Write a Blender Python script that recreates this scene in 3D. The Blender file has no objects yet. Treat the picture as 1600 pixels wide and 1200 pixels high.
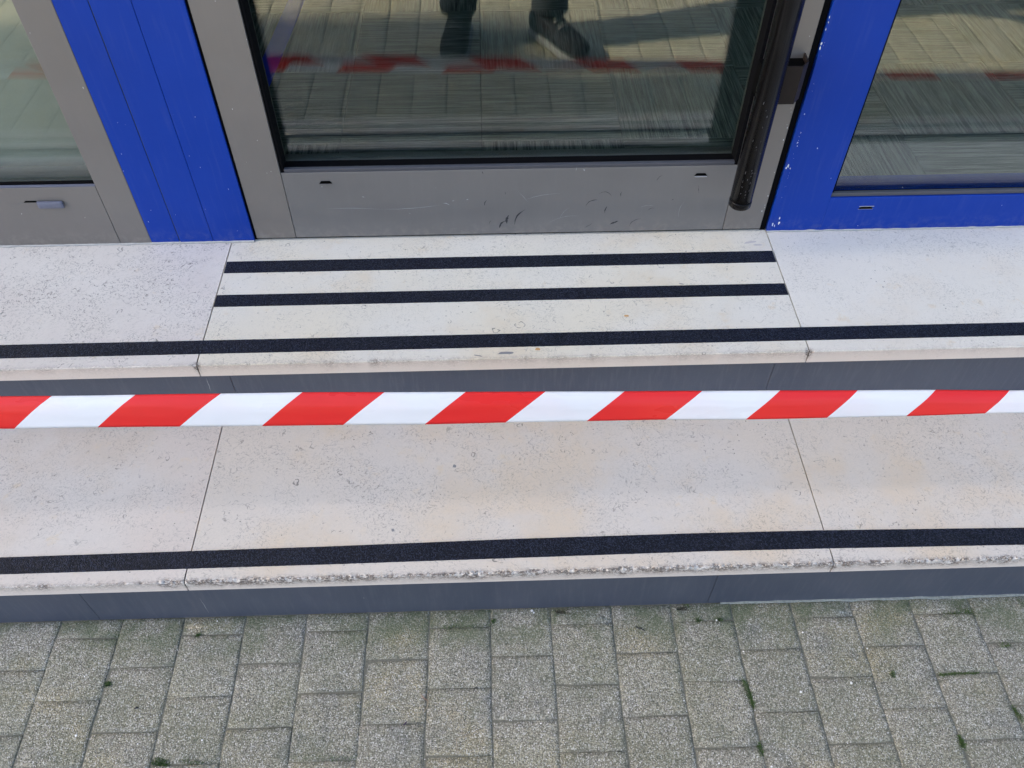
import bpy, bmesh, math, random
from mathutils import Vector, Matrix, noise
R = math.radians
random.seed(7)
S = 1.2                      # metres per survey unit: every length below is in survey units unless noted
scene = bpy.context.scene
COL = scene.collection

# ------------------------------------------------------------------ camera
CAM = (0.07042, -1.1255, 0.91439)
PITCH, YAW, ROLL = R(49.138), R(1.9956), R(0.1593)
fw = Vector((math.sin(YAW)*math.cos(PITCH), math.cos(YAW)*math.cos(PITCH), -math.sin(PITCH)))
rt = Vector((math.cos(YAW), -math.sin(YAW), 0)); up = rt.cross(fw)
r2 = rt*math.cos(ROLL)+up*math.sin(ROLL); u2 = -rt*math.sin(ROLL)+up*math.cos(ROLL)
cd = bpy.data.cameras.new('camera'); cam = bpy.data.objects.new('camera', cd); COL.objects.link(cam)
m = Matrix((r2, u2, -fw)).transposed().to_4x4(); m.translation = Vector(CAM)*S
cam.matrix_world = m
cd.sensor_fit = 'HORIZONTAL'; cd.angle = R(63.23); cd.clip_start = 0.02; cd.clip_end = 1500
scene.camera = cam

# ------------------------------------------------------------------ sky, sun, exposure
SUN_EL = R(35)
SUN_AZ = math.atan2(-0.9925, 0.115)          # from +Y towards +X: far left, just behind the facade
w = bpy.data.worlds.new('World'); scene.world = w; w.use_nodes = True
nt = w.node_tree; bg = nt.nodes['Background']
sky = nt.nodes.new('ShaderNodeTexSky'); sky.sky_type = 'NISHITA'; sky.sun_disc = False
sky.sun_elevation = SUN_EL; sky.sun_rotation = SUN_AZ % (2*math.pi)
sky.air_density = 0.8; sky.dust_density = 2.5; sky.ozone_density = 0.3
nt.links.new(sky.outputs[0], bg.inputs[0]); bg.inputs[1].default_value = 0.15
sl = bpy.data.lights.new('sun', 'SUN'); sl.energy = 4.8; sl.angle = R(0.53); sl.color = (1, .83, .62)
so = bpy.data.objects.new('sun', sl); COL.objects.link(so)
sd = Vector((math.sin(SUN_AZ)*math.cos(SUN_EL), math.cos(SUN_AZ)*math.cos(SUN_EL), math.sin(SUN_EL)))
so.rotation_euler = sd.to_track_quat('Z', 'Y').to_euler(); so.location = sd*20
vs = scene.view_settings
vs.view_transform = 'Standard'; vs.look = 'None'; vs.gamma = 1; vs.use_curve_mapping = False
vs.exposure = 2.06

# ------------------------------------------------------------------ material helpers
class M:
    def __init__(s, name, rough=.6, metal=0, spec=.5):
        s.m = bpy.data.materials.new(name); s.m.use_nodes = True
        s.t = s.m.node_tree; s.b = s.t.nodes['Principled BSDF']
        s.b.inputs['Roughness'].default_value = rough; s.b.inputs['Metallic'].default_value = metal
        s.b.inputs['Specular IOR Level'].default_value = spec
        g = s.t.nodes.new('ShaderNodeNewGeometry'); s.pos = g.outputs['Position']; s.g = g
        oi = s.t.nodes.new('ShaderNodeObjectInfo'); s.rnd = oi.outputs['Random']
    def n(s, kind, **k):
        nd = s.t.nodes.new('ShaderNode'+kind)
        for a, b in k.items(): setattr(nd, a, b)
        return nd
    def put(s, sock, v):
        if hasattr(v, 'links'): s.t.links.new(v, sock)
        elif v is not None:
            try: sock.default_value = v
            except Exception: sock.default_value = (v, v, v)
    def math(s, op, a, b=None, c=None, clamp=False):
        nd = s.n('Math', operation=op); nd.use_clamp = clamp
        s.put(nd.inputs[0], a)
        if b is not None: s.put(nd.inputs[1], b)
        if c is not None: s.put(nd.inputs[2], c)
        return nd.outputs[0]
    def vmath(s, op, a, b=None):
        nd = s.n('VectorMath', operation=op); s.put(nd.inputs[0], a)
        if b is not None: s.put(nd.inputs[1], b)
        return nd.outputs[0]
    def scalev(s, v, k): return s.vmath('MULTIPLY', v, k)
    def noise(s, v, scale, detail=2, rough=.5, dist=0):
        nd = s.n('TexNoise'); s.put(nd.inputs['Vector'], v); nd.inputs['Scale'].default_value = scale
        nd.inputs['Detail'].default_value = detail; nd.inputs['Roughness'].default_value = rough
        nd.inputs['Distortion'].default_value = dist
        return nd.outputs['Fac']
    def noisec(s, v, scale, detail=2):
        nd = s.n('TexNoise'); s.put(nd.inputs['Vector'], v); nd.inputs['Scale'].default_value = scale
        nd.inputs['Detail'].default_value = detail
        return nd.outputs['Color']
    def vor(s, v, scale, feature='F1', rand=1):
        nd = s.n('TexVoronoi', feature=feature); s.put(nd.inputs['Vector'], v); nd.inputs['Scale'].default_value = scale
        nd.inputs['Randomness'].default_value = rand
        return nd
    def ramp(s, f, a, b, c0=0., c1=1.):          # smooth step from a to b
        nd = s.n('MapRange', interpolation_type='SMOOTHSTEP'); s.put(nd.inputs[0], f)
        for i, v in ((1, a), (2, b), (3, c0), (4, c1)): nd.inputs[i].default_value = v
        return nd.outputs[0]
    def mix(s, f, a, b, mode='MIX'):
        nd = s.n('Mix', data_type='RGBA', blend_type=mode); s.put(nd.inputs[0], f)
        for i, v in ((6, a), (7, b)):
            if isinstance(v, tuple): v = v if len(v) == 4 else v+(1,)
            s.put(nd.inputs[i], v)
        return nd.outputs[2]
    def color(s, c):
        if isinstance(c, tuple): c = c+(1,) if len(c) == 3 else c
        s.put(s.b.inputs['Base Color'], c)
    def rough(s, v): s.put(s.b.inputs['Roughness'], v)
    def bump(s, h, strength=.3, dist=.001):
        nd = s.n('Bump'); nd.inputs['Strength'].default_value = strength; nd.inputs['Distance'].default_value = dist
        s.put(nd.inputs['Height'], h); s.t.links.new(nd.outputs[0], s.b.inputs['Normal'])
    def sep(s, v):
        nd = s.n('SeparateXYZ'); s.put(nd.inputs[0], v); return nd.outputs

def stone_mat(name, base, alt, warm, speck, marks):
    k = M(name, .55, spec=.35)
    off = k.vmath('ADD', k.pos, k.scalev(k.n('CombineXYZ').outputs[0], (1, 1, 1)))
    off = k.vmath('ADD', k.pos, k.vmath('SCALE', (7.3, 3.1, 5.7), None) if False else (3.1, 1.7, .4))
    big = k.noise(off, 2.3, 4, .6)
    mid = k.noise(off, 9, 4, .6)
    c = k.mix(k.ramp(big, .35, .65), base, alt)
    st = k.math('MULTIPLY', k.ramp(k.noise(k.vmath('ADD', off, (9, 4, 2)), 4.2, 5, .65), .47, .70), .7)
    fl_ = k.ramp(k.noise(k.vmath('ADD', off, (1, 8, 6)), 22, 5, .7), .60, .72, 0, .45)
    c = k.mix(st, c, warm)
    c = k.mix(fl_, c, (.64, .50, .30))
    c = k.mix(k.ramp(mid, .3, .75, .0, .22), c, tuple(x*.86 for x in base))
    # fine grain
    g = k.noise(off, 420, 2, .7)
    c = k.mix(k.ramp(g, .35, .65, .0, .20), c, tuple(x*.72 for x in base))
    # short curled fossil threads: contours of a warped noise, broken up by masks
    wv = k.vmath('ADD', off, k.scalev(k.noisec(off, 30, 2), (.03, .03, .03)))
    def thread(scale, wdt, msc, lo, hi, amt, seed):
        v = k.vmath('ADD', wv, seed)
        n = k.noise(v, scale, 1.5, .5)
        line = k.ramp(k.math('ABSOLUTE', k.math('SUBTRACT', n, .5)), 0, wdt, 1, 0)
        mk = k.ramp(k.noise(v, msc, 2, .6), lo, hi)
        patch = k.ramp(k.noise(k.vmath('ADD', off, seed), 6.5, 5, .7), .42, .60, .12, 1)
        return k.math('MULTIPLY', k.math('MULTIPLY', line, mk), k.math('MULTIPLY', patch, amt))
    t1 = thread(60, .020, 90, .545, .62, .85*marks, (1, 2, 3))
    t2 = thread(190, .085, 230, .47, .57, .50*speck, (4, 1, 7))
    t4 = thread(90, .03, 40, .56, .64, .7*speck, (2, 7, 5))
    t3 = thread(24, .008, 60, .53, .60, .75*marks, (8, 5, 2))
    dark = tuple(x*.30 for x in base)
    for t in (t1, t2, t3, t4): c = k.mix(t, c, dark)
    # ring fossils
    vo = k.vor(wv, 24)
    d = vo.outputs['Distance']
    cellr = k.sep(vo.outputs['Color'])
    ring = k.ramp(k.math('ABSOLUTE', k.math('SUBTRACT', d, k.math('MULTIPLY_ADD', cellr[1], .12, .07))), .008, .03, 1, 0)
    pick = k.ramp(cellr[0], .86, .88)
    brk = k.ramp(k.noise(off, 160, 2), .42, .52)
    ringm = k.math('MULTIPLY', k.math('MULTIPLY', ring, pick), k.math('MULTIPLY', brk, .9*marks))
    c = k.mix(ringm, c, dark)
    # pin pits
    vp = k.vor(off, 130); pc = k.sep(vp.outputs['Color'])
    pit = k.math('MULTIPLY', k.ramp(vp.outputs['Distance'], .10, .22, 1, 0), k.math('MULTIPLY', k.ramp(pc[0], .88, .90), k.ramp(k.noise(off, 7, 3, .6), .45, .6, .15, 1)))
    c = k.mix(k.math('MULTIPLY', pit, .9), c, tuple(x*.22 for x in base))
    # rusty freckles
    vr = k.vor(wv, 9); rc = k.sep(vr.outputs['Color'])
    rust = k.math('MULTIPLY', k.ramp(vr.outputs['Distance'], .02, .12, 1, 0), k.ramp(rc[2], .80, .84))
    c = k.mix(k.math('MULTIPLY', rust, k.ramp(k.noise(off, 150, 3), .42, .62, 0, .75)), c, (.50, .30, .12))
    # broken edge: fractured stone with dirt caught in it
    at = k.n('Attribute', attribute_name='wear').outputs['Fac']
    fc = k.n('Attribute', attribute_name='face').outputs['Fac']
    c = k.mix(k.math('MULTIPLY', fc, .75), c, (.66, .565, .495))
    en = k.noise(k.scalev(k.pos, (1, 1.6, 2.6)), 170, 4, .75, 1.2)
    dirt = k.math('MULTIPLY', k.math('MULTIPLY', at, 1.5, clamp=True), k.ramp(en, .40, .52), clamp=True)
    c = k.mix(dirt, c, (.13, .105, .085))
    en2 = k.noise(k.pos, 90, 3, .6)
    lite = k.math('MULTIPLY', at, k.ramp(en2, .5, .6, 0, .55))
    c = k.mix(lite, c, (.70, .66, .60))
    k.color(c)
    k.rough(k.ramp(k.noise(off, 60, 3), .3, .7, .42, .62))
    h = k.math('SUBTRACT', k.math('MULTIPLY', g, .4), k.math('ADD', pit, k.math('MULTIPLY', dirt, 2.0)))
    k.bump(h, .35, .0006)
    return k.m

def paint_mat(name, col, rough=.38, var=.06, speckle=.25, metal=0., spec=.5, dust=.45):
    k = M(name, rough, metal, spec)
    n = k.noise(k.pos, 4, 4, .6)
    c = k.mix(k.ramp(n, .3, .7), tuple(x*(1-var) for x in col), tuple(min(1, x*(1+var)) for x in col))
    # dust specks and water streaks
    v = k.vor(k.pos, 55); cc = k.sep(v.outputs['Color'])
    sp = k.math('MULTIPLY', k.ramp(v.outputs['Distance'], .03, .075, 1, 0), k.ramp(cc[0], .93, .95))
    c = k.mix(k.math('MULTIPLY', sp, speckle*2), c, (.6, .6, .6))
    stk = k.noise(k.scalev(k.pos, (1, 1, .07)), 120, 3, .6)
    c = k.mix(k.ramp(stk, .5, .8, 0, .10), c, tuple(x*.6+.12 for x in col))
    z = k.sep(k.pos)[2]
    dz = k.math('MULTIPLY', k.ramp(z, .0, .05, 1, 0), k.ramp(k.noise(k.pos, 60, 4, .7), .42, .68, 0, dust))
    c = k.mix(dz, c, (.26, .24, .21))
    k.color(c)
    k.rough(k.ramp(k.noise(k.pos, 25, 4, .7), .3, .7, rough-.05, rough+.1))
    k.bump(k.noise(k.pos, 900, 2), .05, .0003)
    return k.m

def plain(name, col, rough=.6, metal=0, spec=.5, var=.15, scale=60, bump=.1):
    k = M(name, rough, metal, spec)
    n = k.noise(k.pos, scale, 4, .65)
    k.color(k.mix(n, tuple(x*(1-var) for x in col), tuple(min(1, x*(1+var)) for x in col)))
    k.bump(n, bump, .0008)
    return k.m

STONE_MID = stone_mat('limestone_cream', (.66, .632, .55), (.67, .615, .485), (.63, .53, .37), .75, 1.)
STONE_LEFT = stone_mat('limestone_grey', (.655, .618, .55), (.61, .56, .49), (.57, .50, .45), 1.8, 1.1)
STONE_RIGHT = stone_mat('limestone_pale', (.675, .645, .565), (.65, .615, .53), (.65, .58, .47), .75, .4)
STONE_LOW = stone_mat('limestone_worn', (.60, .553, .485), (.61, .54, .445), (.62, .495, .34), 1.0, 1.)
STONE_LOW_L = stone_mat('limestone_worn_pink', (.60, .555, .49), (.60, .52, .44), (.55, .465, .365), 1.0, .8)

BLUE = paint_mat('blue_paint', (.0015, .032, .255), .45, .04, .22, dust=.12, spec=.22)
GREY = paint_mat('grey_metal_paint', (.165, .149, .132), .42, .04, .25, .2)
SILVER = paint_mat('grey_metal_plain', (.165, .158, .150), .36, .05, .3, .3)
RUBBER = plain('black_rubber', (.003, .003, .0035), .9, spec=.05)
BEAD = plain('dark_glazing_bead', (.055, .056, .065), .4)
HANDLE = plain('dark_bronze_tube', (.005, .0045, .0045), .20, 0, .14, .4, 40, .05)
BRACKET = plain('brown_bracket', (.018, .013, .011), .5, spec=.15)
INK = plain('black_scuff', (.025, .025, .03), .7)
CHALK = plain('pale_scratch', (.31, .31, .31), .6)
CHIP = plain('white_primer', (.62, .62, .60), .7)
CAULK = plain('sealant', (.40, .385, .35), .8, var=.3, scale=150, bump=.5)
SLOT = plain('slot_black', (.003, .003, .003), .95, spec=.02)  # black painting the dark inside the slots and the bracket
CAP = plain('blue_grey_plastic', (.11, .115, .15), .5)

def riser_mat():
    k = M('slate_riser', .42, 0, .5)
    n = k.noise(k.pos, 5, 4, .6); f = k.noise(k.pos, 300, 3, .7)
    c = k.mix(k.ramp(n, .3, .7), (.054, .062, .086), (.068, .076, .098))
    c = k.mix(k.ramp(f, .55, .75, 0, .35), c, (.13, .14, .16))
    v = k.noise(k.scalev(k.pos, (1, 1, .1)), 160, 3, .6)
    c = k.mix(k.ramp(v, .45, .75, 0, .5), c, (.095, .10, .12))
    k.color(c); k.bump(f, .1, .0004)
    return k.m
RISER = riser_mat()

def grip_mat():
    k = M('anti_slip_grit', .5, 0, .22)
    v = k.vor(k.pos, 620); cc = k.sep(v.outputs['Color'])
    c = k.mix(k.ramp(cc[0], .55, .95), (.003, .004, .008), (.024, .030, .052))  # lighter bluish grains: sparkle of the grit put into its colour
    c = k.mix(k.ramp(k.noise(k.pos, 14, 4, .7), .5, .75, 0, .12), c, (.05, .05, .06))
    k.color(c); k.rough(k.ramp(cc[1], .2, .9, .35, .7))
    k.bump(k.math('SUBTRACT', 1, v.outputs['Distance']), .8, .0011)
    return k.m
GRIP = grip_mat()

def paver_mat(name='grit_paver', joints=False):
    k = M(name, .85, 0, .3)
    v1 = k.vor(k.pos, 470); c1 = k.sep(v1.outputs['Color'])
    v2 = k.vor(k.pos, 620); c2 = k.sep(v2.outputs['Color'])
    base = k.mix(k.rnd, (.255, .240, .172), (.335, .310, .222))
    big = k.noise(k.pos, 3.2, 4, .65)
    base = k.mix(k.ramp(big, .35, .65), base, (.285, .268, .215))
    yel = k.ramp(k.noise(k.vmath('ADD', k.pos, (5, 9, 1)), 7, 4, .6), .52, .72, 0, .6)
    base = k.mix(yel, base, (.36, .30, .17))
    blu = k.ramp(k.noise(k.vmath('ADD', k.pos, (2, 3, 8)), 9, 4, .6), .56, .72, 0, .55)
    base = k.mix(blu, base, (.125, .135, .145))
    g1 = k.ramp(c1[0], .0, 1., .58, 1.42)
    base = k.mix(1., base, k.n('CombineColor').outputs[0], 'MIX') if False else base
    gm = k.n('Mix', data_type='RGBA', blend_type='MULTIPLY'); gm.inputs[0].default_value = 1
    cc = k.n('CombineColor'); [k.put(cc.inputs[i], g1) for i in range(3)]
    k.put(gm.inputs[6], base); k.put(gm.inputs[7], cc.outputs[0]); base = gm.outputs[2]
    # cement between the grit
    base = k.mix(k.ramp(v1.outputs['Distance'], .45, .75, 0, .7), base, (.15, .145, .11))
    base = k.mix(k.ramp(c2[1], .80, .93, 0, .8), base, (.62, .60, .54))
    base = k.mix(k.ramp(c2[2], .84, .95, 0, .7), base, (.045, .047, .042))
    # green film in patches and along the foot of the step
    y = k.sep(k.pos)[1]
    foot = k.ramp(y, -.80, -.655, 0, .75)
    gr = k.ramp(k.noise(k.pos, 11, 5, .7), .38, .66)
    gr = k.math('MULTIPLY', gr, k.math('MAXIMUM', foot, .22), clamp=True)
    base = k.mix(gr, base, (.085, .11, .05))
    # dirt gathered at the edges of each stone
    at = k.n('Attribute', attribute_name='edge').outputs['Fac']
    de = k.math('MULTIPLY', k.ramp(at, .4, 1.), k.ramp(k.noise(k.pos, 38, 4, .7), .34, .62, .0, .5))
    base = k.mix(de, base, (.085, .086, .068))
    if joints:
        br = k.n('TexBrick'); br.offset = .5; br.squash = 1
        rot = k.n('Mapping'); rot.inputs['Rotation'].default_value = (0, 0, R(90)); k.put(rot.inputs[0], k.pos)
        k.put(br.inputs['Vector'], rot.outputs[0]); br.inputs['Scale'].default_value = 1
        br.inputs['Brick Width'].default_value = .1135; br.inputs['Row Height'].default_value = .1135
        br.inputs['Mortar Size'].default_value = .003
        base = k.mix(br.outputs['Fac'], base, (.05, .05, .045))
    k.color(base)
    h = k.math('ADD', k.math('MULTIPLY', c1[0], 1.), k.math('MULTIPLY', c2[0], .5))
    h = k.math('SUBTRACT', h, k.math('MULTIPLY', v1.outputs['Distance'], 1.4))
    k.bump(h, .6, .0014)
    return k.m
PAVER = paver_mat()
GROUND = paver_mat('grit_paving_far', True)
SAND = plain('joint_dirt', (.135, .13, .098), .95, var=.7, scale=260, bump=.8)

def tape_mat(name, col, edge):
    k = M(name, .26, 0, .5)
    n = k.noise(k.scalev(k.pos, (1, 3, 3)), 7, 3, .5)
    k.color(k.mix(k.ramp(n, .3, .7), col, edge))
    k.rough(k.ramp(n, .3, .7, .26, .38))
    k.bump(k.noise(k.scalev(k.pos, (.35, 1, 1)), 40, 2), .12, .002)
    tl = k.n('BsdfTranslucent'); k.put(tl.inputs[0], col+(1,)); mx = k.n('MixShader'); mx.inputs[0].default_value = .42
    out = k.t.nodes['Material Output']; k.t.links.new(k.b.outputs[0], mx.inputs[1]); k.t.links.new(tl.outputs[0], mx.inputs[2]); k.t.links.new(mx.outputs[0], out.inputs[0])
    return k.m
RED = tape_mat('tape_red', (.88, .036, .032), (.84, .030, .030))
WHITE = tape_mat('tape_white', (.90, .90, .90), (.87, .875, .88))

def glass_mat():
    k = M('clear_glazing')
    t = k.t; t.nodes.remove(k.b)
    out = t.nodes['Material Output']
    tr = k.n('BsdfTransparent'); tr.inputs[0].default_value = (.925, .955, .935, 1)
    gl = k.n('BsdfGlossy'); gl.inputs['Roughness'].default_value = 0.0; gl.inputs[0].default_value = (1, 1, 1, 1)
    d = k.n('VectorMath', operation='DOT_PRODUCT'); k.put(d.inputs[0], k.g.outputs['Normal']); k.put(d.inputs[1], k.g.outputs['Incoming'])
    c = k.math('ABSOLUTE', d.outputs['Value'])
    f = k.math('MULTIPLY_ADD', k.math('POWER', k.math('SUBTRACT', 1, c), 5), .94, .062)
    mx = k.n('MixShader'); k.put(mx.inputs[0], f)
    t.links.new(tr.outputs[0], mx.inputs[1]); t.links.new(gl.outputs[0], mx.inputs[2]); t.links.new(mx.outputs[0], out.inputs[0])
    return k.m
GLASS = glass_mat()

def carpet_mat(name, axis):
    k = M(name, .95, 0, .1)
    sc = (.03, 1, 1) if axis == 'x' else (1, .03, 1)
    v = k.vmath('ADD', k.scalev(k.pos, sc), (0, 0, 0))
    n = k.noise(v, 150, 3, .85); n2 = k.noise(v, 60, 2, .6)
    dk = k.ramp(k.noise(k.vmath('ADD', v, (3, 5, 1)), 110, 1, .5), .60, .68, 0, .7)
    n3 = k.noise(k.pos, 500, 2, .7)
    c = k.mix(k.ramp(n, .40, .62), (.065, .074, .062), (.25, .265, .22))
    c = k.mix(k.ramp(n2, .35, .7, 0, .5), c, (.13, .15, .13))
    c = k.mix(k.ramp(n3, .5, .7, 0, .4), c, (.06, .07, .06))
    c = k.mix(dk, c, (.035, .04, .035))
    k.color(c); k.bump(k.math('ADD', n, n3), .5, .002)
    return k.m
CARPET_X = carpet_mat('carpet_stripe_across', 'x'); CARPET_Y = carpet_mat('carpet_stripe_inward', 'y')
STRIP_BLUE = plain('strip_blue', (.01, .04, .62), .95)
UNDER = plain('floor_screed', (.03, .03, .03), .9)
INWALL = plain('interior_wall', (.55, .55, .52), .8, scale=3, var=.05)
BLIND = plain('pale_blind', (.43, .375, .32), .8, scale=3, var=.08, bump=.05)
RENDERM = plain('facade_render', (.42, .42, .41), .9, scale=20, var=.1, bump=.4)

# ------------------------------------------------------------------ object helpers
def new_obj(name, me, parent=None):
    o = bpy.data.objects.new(name, me); COL.objects.link(o)
    if parent is not None: o.parent = parent
    return o
def wloc(p):
    v = Vector((0, 0, 0))
    while p is not None: v += p.location; p = p.parent
    return v
def mesh(name, verts, faces, mats, parent=None, idx=None, attrs=None, smooth=False, unit=S):
    base = wloc(parent)
    me = bpy.data.meshes.new(name)
    me.from_pydata([tuple(Vector(v)*unit-base) for v in verts], [], faces)
    for mm in (mats if isinstance(mats, list) else [mats]): me.materials.append(mm)
    if idx: me.polygons.foreach_set('material_index', idx)
    for an, vals in (attrs or {}).items():
        a = me.attributes.new(an, 'FLOAT', 'POINT'); a.data.foreach_set('value', vals)
    if smooth: me.polygons.foreach_set('use_smooth', [True]*len(me.polygons))
    me.update()
    return new_obj(name, me, parent)
def bm_obj(name, bm, mat, parent=None, smooth=False):
    base = wloc(parent)
    for v in bm.verts: v.co = v.co*S-base
    me = bpy.data.meshes.new(name); bm.normal_update(); bm.to_mesh(me); bm.free(); me.materials.append(mat)
    if smooth: me.polygons.foreach_set('use_smooth', [True]*len(me.polygons))
    return new_obj(name, me, parent)
def box(bm, x0, x1, y0, y1, z0, z1, bev=0.):
    vs_ = [bm.verts.new((x, y, z)) for z in (z0, z1) for y in (y0, y1) for x in (x0, x1)]
    fs = [(0, 2, 3, 1), (4, 5, 7, 6), (0, 1, 5, 4), (2, 6, 7, 3), (0, 4, 6, 2), (1, 3, 7, 5)]
    ff = [bm.faces.new([vs_[i] for i in f]) for f in fs]
    if bev:
        es = {e for f in ff for e in f.edges}
        bmesh.ops.bevel(bm, geom=list(es), offset=bev, segments=2, affect='EDGES', profile=.6)
def boxo(name, x0, x1, y0, y1, z0, z1, mat, parent=None, bev=.0008):
    bm = bmesh.new(); box(bm, x0, x1, y0, y1, z0, z1, bev)
    return bm_obj(name, bm, mat, parent)
def thing(name, label, cat, loc=(0, 0, 0), group=None):
    o = bpy.data.objects.new(name, None); COL.objects.link(o); o.empty_display_size = .1
    o.location = Vector(loc)*S; o['label'] = label; o['category'] = cat
    if group: o['group'] = group
    return o
def tag(o, label, cat, group=None):
    o['label'] = label; o['category'] = cat
    if group: o['group'] = group
    return o
def structure(o): o['kind'] = 'structure'; return o
def stuff(o): o['kind'] = 'stuff'; return o

# ------------------------------------------------------------------ survey
XL, XR = -0.3685, 0.5484           # slab joints
D1, D2 = 0.2840, 0.5588            # nosings of the upper and lower step
T1, T2 = 0.0249, 0.0240
ZL = -0.15                         # lower tread
def zg(x): return -0.3015-0.0045*(x-0.1)
XA, XB = -2.6, 2.9                 # how far steps run
RY = 0.02                          # riser set-back

# ------------------------------------------------------------------ ground and pavement
bm = bmesh.new(); box(bm, -700, 700, -700, -2.9, -.7, -.304)
g = bm_obj('ground', bm, GROUND); structure(g)
pave = mesh('pavement', [(x, y, zg(x)-.0008) for x, y in ((-2.9, -2.9), (3.2, -2.9), (3.2, -D2+RY+.02), (-2.9, -D2+RY+.02))]+[(x, y, -.5) for x, y in ((-2.9, -2.9), (3.2, -2.9), (3.2, -D2+RY+.02), (-2.9, -D2+RY+.02))],
            [(0, 1, 2, 3), (0, 4, 5, 1), (1, 5, 6, 2), (2, 6, 7, 3), (3, 7, 4, 0), (4, 7, 6, 5)], SAND)
structure(pave)
PW = .0945
def paver_geo(seed, x0, x1, y0, y1, ztop, rnd_):
    """stone with a worn, wavy, rounded arris; returns verts, faces, edge attribute"""
    n = 3; P = []
    xs = [x0+(x1-x0)*i/n for i in range(n+1)]; ys = [y0+(y1-y0)*i/n for i in range(n+1)]
    for i in range(n): P.append((xs[i], y0))
    for i in range(n): P.append((x1, ys[i]))
    for i in range(n): P.append((xs[n-i], y1))
    for i in range(n): P.append((x0, ys[n-i]))
    cx, cy = (x0+x1)/2, (y0+y1)/2
    V, A = [], []
    jit = [rnd_.uniform(-.0009, .0009) for _ in P]
    def ringv(ins, z, a, js=1.):
        for (px, py), j in zip(P, jit):
            ddx = (cx-px); ddy = (cy-py); kx = min(1, (ins+j*js)/abs(ddx)) if abs(ddx) > 1e-4 else 0; ky = min(1, (ins+j*js)/abs(ddy)) if abs(ddy) > 1e-4 else 0
            ex = abs(abs(ddx)-(x1-x0)/2) < 1e-5; ey = abs(abs(ddy)-(y1-y0)/2) < 1e-5
            V.append((px+(ddx*kx if ex else 0), py+(ddy*ky if ey else 0), z)); A.append(a)
    ringv(0, ztop-.02, 1.); ringv(0, ztop-.0010, 1.); ringv(.0012, ztop-.0002, .8); ringv(.009, ztop, .30)
    V.append((cx, cy, ztop)); A.append(0.)
    m_ = len(P); F = []
    for r_ in range(3):
        for i in range(m_):
            j = (i+1) % m_; F.append((r_*m_+i, r_*m_+j, (r_+1)*m_+j, (r_+1)*m_+i))
    for i in range(m_): F.append((3*m_+i, 3*m_+(i+1) % m_, 4*m_))
    return V, F, A
rp = random.Random(3)
variants = []
GAP = .0008
for s_ in range(10):
    V, F, A = paver_geo(s_, -PW/2+GAP/2, PW/2-GAP/2, -PW/2+GAP/2, PW/2-GAP/2, 0, rp)
    me = bpy.data.meshes.new('paver'); me.from_pydata([tuple(Vector(v)*S) for v in V], [], F)
    a = me.attributes.new('edge', 'FLOAT', 'POINT'); a.data.foreach_set('value', A); me.materials.append(PAVER)
    me.polygons.foreach_set('use_smooth', [True]*len(F))
    variants.append(me)
YW = -D2+RY-.001          # wall line
fieldV, fieldF, fieldA = [], [], []
X0 = -.604-PW*.5
count = 0
for ci in range(-13, 25):
    cx = X0+PW*ci+PW*.5*2 if False else -.604+PW*(ci+.5)
    odd = ci % 2 == 0            # column right of x=-.604 has joints at -.568
    yj = -.5685 if odd else -.6165
    # cut stone against the step
    first_top = YW
    rows = []
    rows.append((yj, first_top))
    k_ = 0
    while yj-PW*k_ > -2.85:
        rows.append((yj-PW*(k_+1), yj-PW*k_)); k_ += 1
    near = -1.06 < cx < 1.15
    for ri, (ya, yb) in enumerate(rows):
        z = zg(cx)+rp.uniform(-.0003, .0004)
        if near and ya > -1.66 and ri > 0 and count < 262:
            o = new_obj('paver', rp.choice(variants), pave)
            o.location = Vector((cx+rp.uniform(-.0007, .0007), (ya+yb)/2+rp.uniform(-.0008, .0008), z))*S
            o.rotation_euler = (R(rp.uniform(-.35, .35)), R(rp.uniform(-.35, .35)), R(rp.choice((0, 90, 180, 270))+rp.uniform(-.5, .5)))
            count += 1
        elif near and ri == 0:
            V, F, A = paver_geo(0, cx-PW/2+GAP/2, cx+PW/2-GAP/2, ya+GAP/2, yb, z, rp)
            o = mesh('cut_paver', V, F, PAVER, pave, attrs={'edge': A}, smooth=True); count += 1
        else:
            V, F, A = paver_geo(0, cx-PW/2+GAP/2, cx+PW/2-GAP/2, ya+GAP/2, yb-(GAP/2 if ri else 0), z, rp)
            b_ = len(fieldV); fieldV += V; fieldA += A; fieldF += [tuple(q+b_ for q in f) for f in F]
stuff(mesh('paver_field', fieldV, fieldF, PAVER, pave, attrs={'edge': fieldA}, smooth=True))

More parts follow.
